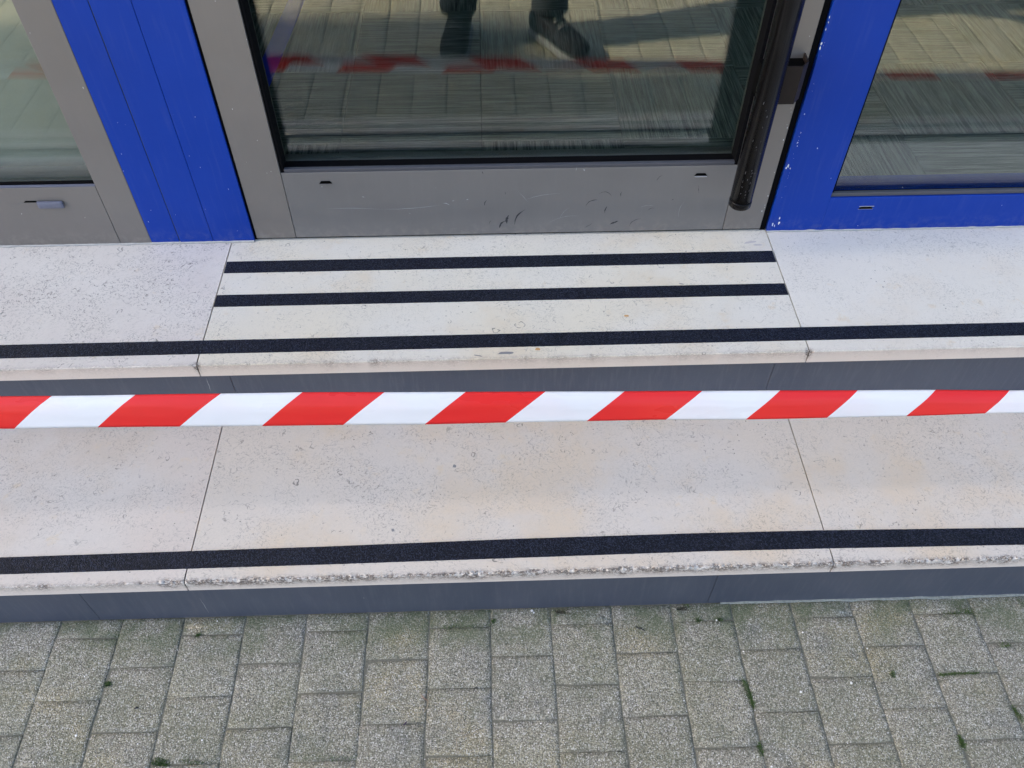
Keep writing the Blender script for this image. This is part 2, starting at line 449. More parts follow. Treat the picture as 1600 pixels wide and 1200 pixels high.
# ------------------------------------------------------------------ steps
def slab(name, x0, x1, yb, yf, zt, th, mat, parent, chip, seed, step=.0016):
    """stone tread with a nosing whose arris is rounded and knocked about"""
    gap = .0009
    x0 += gap; x1 -= gap
    n = int((x1-x0)/step)
    prof = [(yb-yf, 0), (.16, 0), (.06, 0), (.03, 0), (.016, 0), (.010, 0), (.0065, 0), (.0038, 0), (.0020, 0), (.0008, -.0003), (0, -.0012),
            (0, -.0030), (0, -.0052), (0, -.0078), (0, -.011), (0, -.015), (0, -.020), (0, -th+.0006), (.0006, -th), (.03, -th), (yb-yf, -th)]
    V, A, B, F = [], [], [], []
    for i in range(n+1):
        x = x0+(x1-x0)*i/n
        big_ = noise.noise(Vector((x*9, seed, 0)))*.5+.5
        c = chip*(.35+.9*big_)*(.5+.5*noise.noise(Vector((x*38, seed+5, 0)))+.35*abs(noise.noise(Vector((x*120, seed, 3)))))
        loc_ = max(0, noise.noise(Vector((x*14, seed+20, 0)))-.42)*3.2*(1 if chip < .6 else .6)
        c = max(0, c)+loc_
        # corners at joints are knocked off
        ed = min(x-x0, x1-x); c += .7*max(0, 1-ed/.006)
        for (dy, dz) in prof:
            d = math.hypot(min(dy, .05), dz)
            f1 = math.exp(-(d/.0055)**2)
            q = noise.noise(Vector((x*230, (dy-dz)*330, seed)))
            q2 = noise.noise(Vector((x*90, (dy-dz)*160, seed+9)))
            amt = f1*c*(.0020+.0022*q+.0024*q2)
            amt = max(amt, 0)
            V.append((x, yf+dy+amt*.75, zt+dz-amt*.85))
            A.append(max(min(1., (amt/.0016) if dy < .05 else 0), min(1, max(0, c)*1.7*math.exp(-(dz/.012)**2)*(1 if dy < .003 else 0))))
            B.append(1. if dz < -.0015 else 0.)
    m_ = len(prof)
    for i in range(n):
        for j in range(m_-1):
            a = i*m_+j; F.append((a, a+1, a+m_+1, a+m_))
        F.append((i*m_+m_-1, i*m_, (i+1)*m_, (i+1)*m_+m_-1))
    F.append(tuple(range(m_-1, -1, -1))[::1]); F.append(tuple(n*m_+j for j in range(m_)))
    o = mesh(name, V, F, mat, parent, attrs={'wear': A, 'face': B})
    return o

def strip(x0, x1, ya, yb, z, parent, pts=None, seed=0):
    """gritty adhesive strip with slightly ragged long edges; ya far edge, yb near edge (functions of x)"""
    n = int((x1-x0)/.004); V, F = [], []
    for i in range(n+1):
        x = x0+(x1-x0)*i/n
        a = ya(x)+.0004*noise.noise(Vector((x*200, seed, 0))); b = yb(x)+.0004*noise.noise(Vector((x*200, seed, 7)))
        V += [(x, a, z), (x, a-.0004, z+.0011), (x, b+.0004, z+.0011), (x, b, z)]
    for i in range(n):
        for j in range(3):
            p = i*4+j; F.append((p, p+4, p+5, p+1))
    F.append((0, 1, 2, 3)); F.append((n*4+3, n*4+2, n*4+1, n*4))
    return mesh('anti_slip_strip', V, F, GRIP, parent)
def interp(tbl):
    def f(x):
        if x <= tbl[0][0]: return tbl[0][1]
        for (a, p), (b, q) in zip(tbl, tbl[1:]):
            if x <= b: return p+(q-p)*(x-a)/(b-a)
        return tbl[-1][1]
    return f
const = lambda c: (lambda x: c)

up_step = thing('stone_step', 'upper stone step at the door sill with three black grip strips', 'step', (.09, -D1, -.15), 'stone steps')
slab('tread_slab', XA, XL, .075, -D1, 0, T1, STONE_LEFT, up_step, .25, 1)
slab('tread_slab', XL, XR, .075, -D1, 0, T1, STONE_MID, up_step, .30, 2)
slab('tread_slab', XR, XB, .075, -D1, 0, T1, STONE_RIGHT, up_step, .18, 3)
for a, b in ((XA, -.335), (-.335, .512), (.512, XB)):
    boxo('riser_panel', a+.0004, b-.0004, -D1+RY, -D1+RY+.012, ZL+.0005, -T1, RISER, up_step, .0004)
boxo('riser_backing', XA, XB, -D1+RY+.012, .075, ZL+.0005, -T1-.0005, UNDER, up_step, 0)
ZS = .0003
strip(-.3665, .5462, const(-.0523), const(-.0806), ZS, up_step, seed=1)
strip(-.3672, .5466, const(-.1334), const(-.1602), ZS, up_step, seed=2)
strip(XA, XB, const(-.2337), const(-.2613), ZS, up_step, seed=3)

lo_step = thing('stone_step', 'lower stone step with chipped nosing and one black grip strip', 'step', (.09, -D2, -.302), 'stone steps')
slab('tread_slab', XA, XL-.001, -D1+RY-.001, -D2, ZL, T2, STONE_LOW_L, lo_step, .55, 11)
slab('tread_slab', XL-.001, XR+.003, -D1+RY-.001, -D2, ZL, T2, STONE_LOW, lo_step, 1.15, 12)
slab('tread_slab', XR+.003, XB, -D1+RY-.001, -D2, ZL, T2, STONE_LOW, lo_step, 1.1, 13)
for a, b in ((XA, -.545), (-.545, .40), (.40, XB)):
    boxo('riser_panel', a+.0003, b-.0003, -D2+RY, -D2+RY+.012, -.34, ZL-T2, RISER, lo_step, .0004)
boxo('riser_backing', XA, XB, -D2+RY+.012, -D1+RY, -.34, ZL-T2-.0005, UNDER, lo_step, 0)
strip(XA, XB, interp([(-.64, -.511), (-.18, -.508), (.1, -.504), (.37, -.503), (.55, -.504), (.85, -.509)]),
      interp([(-.63, -.538), (-.18, -.537), (.1, -.535), (.37, -.533), (.55, -.534), (.84, -.537)]), ZL+.0003, lo_step, seed=4)

# ------------------------------------------------------------------ frames, door and windows
HT = 1.80
core = UNDER
# left window
lw = thing('window', 'grey metal framed window with a pale panel behind the glass, left of the blue post', 'window', (-1.0, 0, 0), 'ground floor windows')
boxo('frame_stile', -.5550, -.5034, 0, .06, .0012, HT, GREY, lw)
boxo('frame_stile', -1.60, -1.535, 0, .06, .0012, HT, GREY, lw)
boxo('frame_rail', -1.5342, -.5558, 0, .06, .0012, .1165, GREY, lw)
boxo('frame_rail', -1.5342, -.5558, 0, .06, HT-.06, HT, GREY, lw)
boxo('frame_core', -1.59, -.51, .012, .058, .003, .112, UNDER, lw, 0)
boxo('glass_pane', -1.534, -.556, .014, .0175, .118, HT-.06, GLASS, lw, 0)
boxo('glass_pane', -1.534, -.556, .0225, .0260, .118, HT-.06, GLASS, lw, 0)
boxo('glazing_bead', -1.534, -.556, .0008, .0060, .1168, .1185, CAP, lw, .0004)
boxo('gasket', -1.534, -.556, .0062, .0135, .1168, .1205, RUBBER, lw, .0008)
boxo('blind', -1.55, -.545, .085, .090, .03, HT, BLIND, lw)

# blue post
bp = thing('post', 'blue painted metal post of three upright panels between window and door', 'post', (-.41, 0, 0))
boxo('panel', -.5029, -.4562, 0, .05, .0012, HT, BLUE, bp, .0006)
boxo('seam_strip', -.4562, -.4544, .0012, .05, .0012, HT, plain('seam_filler', (.05, .06, .055), .8, var=.8, scale=90), bp, 0)
boxo('panel', -.4546, -.3992, -.0006, .05, .0012, HT, BLUE, bp, .0006)
boxo('panel', -.3987, -.3297, -.0002, .05, .0012, HT, BLUE, bp, .0006)

# door
dr = thing('door', 'grey metal glazed entrance door with long black tubular handle', 'door', (.107, 0, 0))
DB = .0052
boxo('door_stile', -.3252, -.2590, .0015, .055, DB, HT-.02, GREY, dr)
boxo('door_stile', .4722, .5368, .0015, .055, DB, HT-.02, GREY, dr)
boxo('bottom_rail', -.2583, .4715, .0018, .055, DB, .1345, SILVER, dr)
boxo('top_rail', -.2583, .4715, .0018, .055, HT-.09, HT-.02, SILVER, dr)
boxo('frame_core', -.32, .53, .012, .050, DB+.002, .130, UNDER, dr, 0)
boxo('shade_gap_strip', -.3285, .5385, .006, .05, .0006, DB-.0008, RUBBER, dr, 0)  # black strip painting the shaded gap under the door
boxo('side_seal', -.3296, -.3255, .004, .05, .0012, HT-.02, RUBBER, dr, 0)
boxo('side_seal', .5371, .5466, .0035, .05, .0012, HT-.02, RUBBER, dr, 0)
for n_, y_ in ((0, .030), (1, .0385)):
    boxo('glass_pane', -.2575, .4708, y_, y_+.0035, .136, HT-.091, GLASS, dr, 0)
boxo('gasket', -.2583, -.2530, .0035, .0295, .1346, HT-.09, RUBBER, dr, .0008)
boxo('gasket', .4662, .4715, .0035, .0295, .1346, HT-.09, RUBBER, dr, .0008)
boxo('glazing_bead', -.2528, .4660, .0030, .0100, .1347, .1405, BEAD, dr, .0012)
boxo('gasket', -.2528, .4660, .0102, .0295, .1347, .1385, RUBBER, dr, .0005)

def tube(bm, cx, cy, z0, z1, r, seg=28, rings=None):
    rings = rings or [(z0, r), (z1, r)]
    prev = None
    for (z, rr) in rings:
        cur = [bm.verts.new((cx+rr*math.cos(2*math.pi*i/seg), cy+rr*math.sin(2*math.pi*i/seg), z)) for i in range(seg)]
        if prev:
            for i in range(seg): bm.faces.new((prev[i], prev[(i+1) % seg], cur[(i+1) % seg], cur[i]))
        else: bm.faces.new(cur[::-1])
        prev = cur
    bm.faces.new(prev)
HX, HY, HR = .4695, -.055, .0172
bm = bmesh.new(); tube(bm, HX, HY, .112, 1.5, HR)
hd = bm_obj('handle', bm, HANDLE, dr, True)
bm = bmesh.new(); tube(bm, HX, HY, 0, 0, 0, rings=[(.0985, HR*.80), (.0992, HR*.93), (.1012, HR*1.02), (.1085, HR*1.03), (.1100, HR*1.035), (.1112, HR*1.0)])
bm_obj('end_cap', bm, HANDLE, hd, True)
def bracket(z0, z1):
    pl = [(.462, -.0385), (.5170, -.0385), (.5285, -.024), (.5300, -.0003)]
    t_ = .0022; inn = [(.462, -.0385+t_), (.5160, -.0385+t_), (.5262, -.0235), (.5277, -.0003)]
    V = [(x, y, z) for z in (z0, z1) for (x, y) in pl+inn]; F = []
    for i in range(3):
        F += [(i, i+1, i+9, i+8), (i+4, i+12, i+13, i+5), (i, i+4, i+5, i+1), (i+8, i+9, i+13, i+12)]
    F += [(0, 8, 12, 4), (3, 7, 15, 11)]
    o = mesh('bracket', V, F, BRACKET, hd)
    # black fill below the rim, painting the dark of the open bracket
    q = [(.464, -.0360), (.5158, -.0360), (.5259, -.0233), (.5274, -.0004), (.464, -.0004)]
    mesh('bracket_dark_fill', [(x, y, z) for z in (z0+.002, z1-.0075) for x, y in q], [(4, 3, 2, 1, 0), (5, 6, 7, 8, 9)]+[(i, (i+1) % 5, 5+(i+1) % 5, 5+i) for i in range(5)], SLOT, hd)
bracket(.2655, .3235); bracket(1.30, 1.358)

def slot(x0, x1, z, parent, y=-.0001, w_=.0045):
    xm = (x1-x0)*.16
    V = [(x0, y-.0006, z-w_/2), (x1, y-.0006, z-w_/2), (x1-xm, y-.0006, z+w_/2), (x0+xm, y-.0006, z+w_/2)]
    V += [(a, y+.0015, c) for a, b, c in V]
    F = [(0, 1, 2, 3), (4, 5, 1, 0), (5, 6, 2, 1), (6, 7, 3, 2), (7, 4, 0, 3)]
    s_ = mesh('drain_slot', V, F, SLOT, parent)
    return s_
def lip(x0, x1, z, parent, mat):
    boxo('slot_lip', x0, x1, -.0016, .002, z-.0009, z, mat, parent, .0003)
slot(-.2005, -.1805, .1165, dr, .0012); lip(-.200, -.181, .1141, dr, SILVER)
slot(.4045, .4250, .1185, dr, .0012); lip(.405, .4245, .1160, dr, CHALK)
slot(-.6800, -.6560, .0905, lw, -.0001, .003)
bm = bmesh.new(); box(bm, -.6585, -.6165, -.0060, -.0002, .0790, .0925, .0038)
bm_obj('slot_cover', bm, CAP, lw)

# right window: blue frame
rw = thing('window', 'blue framed fixed window with dark glass, right of the door', 'window', (1.3, 0, 0), 'ground floor windows')
boxo('frame_stile', .5484, .6405, -.0008, .06, .0012, HT, BLUE, rw, .0008)
boxo('frame_rail', .6403, 2.20, -.0010, .06, .0012, .0690, BLUE, rw, .0008)
boxo('frame_rail', .6403, 2.20, -.0010, .06, HT-.08, HT, BLUE, rw, .0008)
boxo('frame_stile', 2.2003, 2.29, -.0008, .06, .0012, HT, BLUE, rw, .0008)
boxo('glazing_bead', .6409, 2.1995, .0015, .0085, .0692, .0765, BEAD, rw, .0015)
boxo('gasket', .6409, 2.1995, .0087, .0120, .0692, .0750, RUBBER, rw, 0)
boxo('gasket', .6406, .6445, .0035, .0120, .0768, HT-.08, RUBBER, rw, 0)
for y_ in (.0125, .021): boxo('glass_pane', .6409, 2.1995, y_, y_+.0035, .0700, HT-.081, GLASS, rw, 0)
slot(.6950, .7190, .0480, rw, -.0016); lip(.6945, .7200, .0455, rw, CHALK)
boxo('slot_lip', .6945, .7200, -.0022, 0, .0504, .0511, CHALK, rw, .0002)

# uneven sealant where frames meet the stone
def caulk(x0, x1, parent, hh, seed):
    n = int((x1-x0)/.004); V, F = [], []
    for i in range(n+1):
        x = x0+(x1-x0)*i/n; h_ = hh*(.6+.6*noise.noise(Vector((x*60, seed, 0)))); d_ = .0025*(.7+.7*noise.noise(Vector((x*45, seed, 4))))
        V += [(x, .003, .0012+max(.0003, h_)), (x, -.0012, .0010+max(.0003, h_)*.8), (x, -.0015-max(.0005, d_), .0004), (x, .003, .0004)]
    for i in range(n):
        for j in range(3): p = i*4+j; F.append((p, p+1, p+5, p+4))
    mesh('sealant', V, F, CAULK, parent, smooth=True)
caulk(-1.6, -.5034, lw, .0016, 1); caulk(-.503, -.33, bp, .0030, 2); caulk(.5485, 2.28, rw, .0028, 3)

# crumbly mortar where the paving meets the lower riser
V, F = [], []; x = .42; n = 0
while x < 1.9:
    h_ = .0010+.0018*noise.noise(Vector((x*40, 3, 1))); d_ = (.0012+.0030*noise.noise(Vector((x*28, 6, 1)))+.0018*noise.noise(Vector((x*90, 2, 1))))*min(1, (x-.42)/.3); zz = zg(x)
    V += [(x, YW+.002, zz+h_), (x, YW-.0012, zz+h_*.9), (x, YW-.002-max(.0002, d_), zz-.0002), (x, YW+.002, zz-.0004)]; x += .004; n += 1
for i in range(n-1):
    for j in range(3): p_ = i*4+j; F.append((p_, p_+1, p_+5, p_+4))
mesh('mortar_fillet', V, F, plain('mortar', (.25, .26, .225), .9, var=.7, scale=200, bump=.6), lo_step, smooth=True)

# scuffs, scratches and chips (real marks on the metal)
def streak(V, F, pts, wd, y):
    b_ = len(V); n = len(pts)
    for i, (x, z) in enumerate(pts):
        a = pts[max(0, i-1)]; c = pts[min(n-1, i+1)]
        dx, dz = c[0]-a[0], c[1]-a[1]; l = math.hypot(dx, dz) or 1; nx, nz = -dz/l, dx/l
        ww = wd*math.sin(math.pi*(i+.35)/(n-.3))*random.uniform(.5, 1.2)*.5
        V += [(x+nx*ww, y, z+nz*ww), (x-nx*ww, y, z-nz*ww)]
    for i in range(n-1): F.append((b_+2*i, b_+2*i+1, b_+2*i+3, b_+2*i+2))
def arc(x0, z0, x1, z1, bend, n=9):
    out = []
    for i in range(n):
        t = i/(n-1); dx, dz = x1-x0, z1-z0; b_ = bend*math.sin(math.pi*t)
        out.append((x0+dx*t-dz*b_+random.uniform(-.0003, .0003), z0+dz*t+dx*b_+random.uniform(-.0003, .0003)))
    return out
def facade(px, py):        # where a sight line from the survey point meets the frame plane, to place the marks
    d = r2*(px-800)/1299.57+u2*(600-py)/1299.57+fw; t = -CAM[1]/d.y
    return CAM[0]+t*d.x, CAM[2]+t*d.z
def marks(name, lst, mat, parent, y, ):
    V, F = [], []
    for (a, b, c, d, wd, bend) in lst:
        x0, z0 = facade(a, b); x1, z1 = facade(c, d); streak(V, F, arc(x0, z0, x1, z1, bend), wd, y)
    o = mesh(name, V, F, mat, parent); return stuff(o)
marks('scuff_marks', [(757, 322, 761, 313, .0014, .1), (792, 350, 795, 337, .0045, .1), (781, 357, 790, 346, .0035, .2), (804, 352, 821, 328, .0030, .15),
      (764, 351, 768, 345, .0010, .1), (915, 323, 934, 313, .0015, .2), (945, 334, 949, 323, .0016, .1), (953, 351, 966, 346, .003, .0), (935, 304, 956, 308, .0010, .3),
      (970, 308, 972, 300, .0012, .1), (1026, 283, 1036, 274, .0010, .1), (982, 356, 1003, 342, .001, .2), (1092, 290, 1092, 303, .0008, 0), (1050, 313, 1053, 312, .0015, 0),
      (753, 268, 755, 273, .0015, 0), (1012, 330, 1023, 326, .0010, .2), (913, 357, 925, 350, .0008, 0), (790, 305, 789, 300, .0007, 0)], INK, dr, .0013)
marks('scratches', [(510, 327, 600, 328, .0007, .02), (600, 328, 688, 321, .0008, -.02), (693, 318, 702, 321, .0022, .1), (706, 315, 710, 314, .0015, 0), (728, 313, 732, 312, .0016, 0),
      (820, 313, 875, 303, .0007, .05), (810, 300, 825, 316, .0006, 0), (565, 308, 570, 309, .0013, 0), (1060, 340, 1070, 315, .0006, .1), (1000, 325, 1022, 322, .0006, .1),
      (900, 268, 901, 262, .0010, 0), (912, 265, 914, 268, .0030, 0), (875, 342, 890, 325, .0005, .1), (855, 350, 905, 338, .0005, .1)], CHALK, dr, .0012)
rc = random.Random(11)
def chips(name, lst, mat, parent, y, seed):
    V, F = [], []; q = random.Random(seed)
    for (px, py, s_) in lst:
        x, z = facade(px, py); b_ = len(V); n = 7
        for i in range(n):
            a = 2*math.pi*i/n; rr = s_*q.uniform(.4, 1.1); V.append((x+rr*.42*math.cos(a), y, z+rr*1.15*math.sin(a)))
        F.append(tuple(range(b_, b_+n)))
    return stuff(mesh(name, V, F, mat, parent))
ec = []
for i in range(22):
    t = rc.random()**.6; px = 1305-(1305-1206)*t+rc.uniform(-1.2, 1.5); ec.append((px+2.0, 358*t, rc.choice((.0006, .0008, .001, .0015))))
ec += [(1217, 348, .0042), (1218, 340, .003), (1207, 350, .0035), (1231, 259, .0035), (1228, 262, .0026), (1277, 231, .0015), (1210, 352, .003), (1298, 278, .0013),
       (1296, 26, .0025), (1294, 34, .002), (1290, 45, .0025), (1283, 68, .003), (1281, 75, .0028), (1565, 320, .0013), (1410, 292, .0012), (1340, 352, .0012)]
chips('paint_chips', ec, CHIP, rw, -.0012, 5)
dc = [(1195-7-(rc.random()*3)+(1296-1195)*(1-t_)-2, 358*t_, rc.choice((.0008, .0012, .0018))) for t_ in [rc.random()**.35 for _ in range(13)]]
chips('paint_chips', dc, CHIP, dr, .0011, 6)
chips('paint_specks', [(363, 171, .0016), (385, 62, .0010), (402, 220, .001), (417, 271, .0010), (385, 254, .0008)], CHIP, dr, .0010, 7)
chips('paint_specks', [(130, 137, .0018), (34, 334, .0014), (47, 51, .0012), (133, 340, .0012), (193, 267, .001)], CHIP, lw, -.0004, 8)
chips('paint_specks', [(190, 240, .0012), (236, 328, .0011), (305, 182, .0011), (357, 295, .0012), (296, 243, .0010), (313, 261, .0010), (184, 191, .0008), (371, 360, .0010), (232, 346, .0015), (274, 335, .001)], CHIP, bp, -.0009, 9)
# wear marks on the tube: short pale nicks
V, F = [], []
for i in range(26):
    z = .125+abs(rc.gauss(0, .085)); a = R(rc.uniform(-125, -50)); h_ = rc.uniform(.0015, .006); da = rc.uniform(.02, .06)
    b_ = len(V); rr = HR+.0002
    V += [(HX+rr*math.cos(a), HY+rr*math.sin(a), z), (HX+rr*math.cos(a+da), HY+rr*math.sin(a+da), z+h_*.3), (HX+rr*math.cos(a+da*.8), HY+rr*math.sin(a+da*.8), z+h_), (HX+rr*math.cos(a+da*.1), HY+rr*math.sin(a+da*.1), z+h_*.7)]
    F.append((b_, b_+1, b_+2, b_+3))
stuff(mesh('nicks', V, F, plain('worn_tube', (.09, .085, .085), .5), hd))

# shells and stains that can be picked out in the stone
def inclusions(name, lst, mat, parent, z):
    V, F = [], []; q = random.Random(3)
    for (px, py, a_, b_, rot) in lst:
        d = r2*(px-800)/1299.57+u2*(600-py)/1299.57+fw; t = (z-CAM[2])/d.z; cx, cy = CAM[0]+t*d.x, CAM[1]+t*d.y
        i0 = len(V); n = 12
        for i in range(n):
            a = 2*math.pi*i/n; k_ = q.uniform(.7, 1.1); x, y = a_*k_*math.cos(a), b_*k_*math.sin(a)*(1 if math.sin(a) > 0 else .55)
            V.append((cx+x*math.cos(rot)-y*math.sin(rot), cy+x*math.sin(rot)+y*math.cos(rot), z+.00025))
        F.append(tuple(range(i0, i0+n)))
    return stuff(mesh(name, V, F, mat, parent))
SHELL = plain('grey_shell', (.20, .20, .20), .5, var=.3, scale=400); RUSTY = plain('rust_spot', (.50, .29, .11), .7, var=.3, scale=300)
inclusions('fossil', [(790, 552, .0150, .0036, .03), (747, 556, .0070, .0016, -.25), (1065, 444, .0045, .0016, -.3), (709, 728, .0034, .0045, 0), (868, 674, .0040, .0018, .1), (1206, 567, .001, .001, 0)][:3], SHELL, up_step, 0)
inclusions('fossil', [(710, 729, .0034, .0042, 0), (614, 829, .0022, .0040, .2), (801, 590, .001, .001, 0)][:2], SHELL, lo_step, ZL)
inclusions('rust_stain', [(840, 546, .0050, .0040, 0), (979, 494, .0040, .0034, 0)], RUSTY, up_step, 0)
inclusions('dark_stain', [(1172, 379, .014, .0035, .2), (1184, 383, .008, .003, 0)], plain('faint_stain', (.46, .43, .42), .6), up_step, 0)
def riser_scratch(lst, parent, y):
    V, F = [], []
    for (a, b, c, d_, wd) in lst:
        pts = []
        for t in [i/8 for i in range(9)]:
            px, py = a+(c-a)*t, b+(d_-b)*t; d = r2*(px-800)/1299.57+u2*(600-py)/1299.57+fw; tt = (y-CAM[1])/d.y
            pts.append((CAM[0]+tt*d.x+random.uniform(-.0004, .0004), CAM[2]+tt*d.z))
        streak(V, F, pts, wd, y-.0004)
    stuff(mesh('scratches', V, F, CHALK, parent))
riser_scratch([(312, 934, 327, 958, .0010), (568, 933, 569, 935, .001)], lo_step, -D2+RY)
riser_scratch([(322, 590, 330, 612, .0009)], up_step, -D1+RY)

# ------------------------------------------------------------------ building above and round the shopfront
bd = thing('building', 'rendered facade of the building above the blue and grey shopfront', 'building', (0, .3, 0))
boxo('wall', -11.799, 16, .0, .4, HT+.001, 6.0, RENDERM, bd, 0)
boxo('wall', -11.799, -1.601, .0, .4, -.34, HT, RENDERM, bd, 0)
boxo('wall', 2.291, 16, .0, .4, -.34, HT, RENDERM, bd, 0)
boxo('roof', -11.799, 16, .401, 9, 5.6, 6.0, RENDERM, bd, 0)
boxo('shadow_block', -34, -11.80, .0, 9, -.34, 8.2, RENDERM, bd, 0)  # unseen block added to carry the building's shadow further out at left

# ------------------------------------------------------------------ interior
fl = structure(boxo('interior_floor', -2.6, 3.4, .0752, 5.0, -.3, -.006, UNDER, None, 0))
boxo('interior_wall', -2.6, 3.4, 5.0, 5.1, -.3, 2.3, INWALL, None, 0)['kind'] = 'structure'
boxo('interior_wall', -2.7, -2.601, .41, 5.0, -.3, 2.3, INWALL, None, 0)['kind'] = 'structure'
boxo('interior_wall', 3.401, 3.5, .41, 5.0, -.3, 2.3, INWALL, None, 0)['kind'] = 'structure'
boxo('ceiling', -2.6, 3.4, .41, 5.0, 2.301, 2.4, INWALL, None, 0)['kind'] = 'structure'
TW = .275; tg = .0008
tiles = {}
for ax, mt in (('x', CARPET_X), ('y', CARPET_Y)):
    bm = bmesh.new(); box(bm, -TW/2+tg, TW/2-tg, -TW/2+tg, TW/2-tg, -.0055, 0, .0006)
    for v in bm.verts: v.co *= S
    me = bpy.data.meshes.new('carpet_tile'); bm.to_mesh(me); bm.free(); me.materials.append(mt); tiles[ax] = me
bnd = .29
for ix in range(-9, 12):
    for iy in range(-1, 11):
        cx = .06+TW*(ix+.5); cy = bnd+TW*(iy+.5)
        if cy-TW/2 < .02 and iy < 0:
            pass
        ax = 'x' if (ix+iy) % 2 == 0 else 'y'
        if ix == -1 and iy in (0, 1): ax = 'x'
        if abs(cx) > 2.5 and not -2.4 < cx < 3.2: continue
        if iy == -1:   # cut tile at the sill
            boxo('carpet_tile', cx-TW/2+tg, cx+TW/2-tg, .077, bnd-tg, -.0055, rp.uniform(-.0004, .0004), CARPET_X if ax == 'x' else CARPET_Y, fl, .0006)
            continue
        o = new_obj('carpet_tile', tiles[ax], fl); o.location = Vector((cx, cy, rp.uniform(-.0004, .0004)))*S
boxo('threshold_strip', -2.5, 3.3, .0605, .0765, .0005, .003, BEAD, fl, .0005)
mesh('blue_floor_strip', [(-.425, .50, .0006), (-.385, .50, .0006), (-.36, .93, .0006), (-.40, .93, .0006), (-.425, .50, .002), (-.385, .50, .002), (-.36, .93, .002), (-.40, .93, .002)],
     [(4, 5, 6, 7), (0, 4, 7, 3), (1, 2, 6, 5), (0, 1, 5, 4), (3, 7, 6, 2)], STRIP_BLUE, fl)  # thin blue band lying behind the door glass

# ------------------------------------------------------------------ barrier tape
top = [(-.503, .085), (-.396, .083), (-.286, .081), (-.18, .080), (-.073, .076), (.034, .073), (.14, .070), (.246, .066), (.351, .063), (.457, .061), (.564, .057), (.672, .054), (.776, .049)]
bot = [(-.563, .044), (-.455, .042), (-.348, .039), (-.24, .036), (-.132, .034), (-.023, .031), (.086, .031), (.196, .029), (.304, .028), (.414, .025), (.526, .024), (.636, .023), (.745, .025)]
def ext(tb):
    out = list(tb)
    for k in range(1, 15):
        out.append((tb[-1][0]+.1055*k, tb[-1][1]-.0028*k+.0002*k*k)); out.insert(0, (tb[0][0]-.109*k, tb[0][1]+.0022*k+.0001*k*k))
    return out
top, bot = ext(top), ext(bot)
NS = 10
def sec(t, cov):   # t 0..1 visible face bottom->top, 1..2 folded back behind it; returns (fraction up, y, bulge)
    if t <= 1:
        return t, -.430+.020*t, .0045*math.sin(math.pi*min(1, t*.95))*(.55+.75*t)
    q = t-1; fr = 1-cov*q
    return fr, -.430+.020*fr+.0042*math.sin(min(1, q*2.4)*math.pi/2), .0008*math.sin(math.pi*q)
TS = [i/14 for i in range(15)]+[1+i/10 for i in range(1, 11)]
V, F, I = [], [], []
K = len(top)-1
for u_ in range(K*NS+1):
    k = min(K-1, u_//NS); f = (u_-k*NS)/NS
    xt = top[k][0]+(top[k+1][0]-top[k][0])*f; zt = top[k][1]+(top[k+1][1]-top[k][1])*f
    xb = bot[k][0]+(bot[k+1][0]-bot[k][0])*f; zb = bot[k][1]+(bot[k+1][1]-bot[k][1])*f
    wob = .0009*noise.noise(Vector((xt*5, 2, 0))); crs = [.00055*noise.noise(Vector((xt*7+t*1.5, t*5, 3)))+.0003*noise.noise(Vector((xt*30, t*9, 8))) for t in TS]
    for t in TS:
        cov = .52+.46*max(0, min(1, (xt+.12)/.30)); fr, y, b_ = sec(t, cov)
        fr2 = 1-(1-fr)**1.0
        x = xb+(xt-xb)*(t if t <= 1 else 1+(t-1)*cov)
        cw = crs[len(V) % len(TS)] if 0 < t < 1 else 0
        V.append((x, y-(b_+cw)*.62+wob, zb+(zt-zb)*fr2+(b_+cw)*.78+wob*.5))
m_ = len(TS)
for u_ in range(K*NS):
    for j in range(m_-1):
        a = u_*m_+j; F.append((a, a+m_, a+m_+1, a+1)); I.append(1 if ((u_//NS)+14) % 2 == 0 else 0)
# stripe at index of survey 0 (x -.503 .. -.396) is white
tp = mesh('barrier_tape', V, F, [RED, WHITE], None, idx=I, smooth=True)
sol = tp.modifiers.new('thickness', 'SOLIDIFY'); sol.thickness = .0002; sol.offset = 0
tag(tp, 'red and white striped plastic barrier tape stretched in front of the steps', 'barrier tape')
tp.data.attributes  # noqa

# ------------------------------------------------------------------ moss, litter
def ground_pt(px, py, z=-.3005):
    d = r2*(px-800)/1299.57+u2*(600-py)/1299.57+fw; t = (z-CAM[2])/d.z
    return CAM[0]+t*d.x, CAM[1]+t*d.y
MOSS = plain('moss_green', (.055, .10, .022), .9, var=.6, scale=300)
def moss(lst):
    q = random.Random(4); V, F = [], []
    for (px0, py0, px1, py1, n, sp) in lst:
        for i in range(n):
            t = q.random(); px, py = px0+(px1-px0)*t, py0+(py1-py0)*t
            x, y = ground_pt(px, py); x += q.gauss(0, sp); y += q.gauss(0, sp)
            h_ = q.uniform(.0006, .0030); a = q.uniform(0, 6.28); w_ = q.uniform(.0003, .0008); l = q.uniform(.0005, .003)
            z = zg(x)-.0012; b_ = len(V); ca, sa = math.cos(a), math.sin(a)
            V += [(x-sa*w_, y+ca*w_, z), (x+sa*w_, y-ca*w_, z), (x+ca*l, y+sa*l, z+h_+.001)]
            F.append((b_, b_+1, b_+2))
    return mesh('moss', V, F, MOSS)
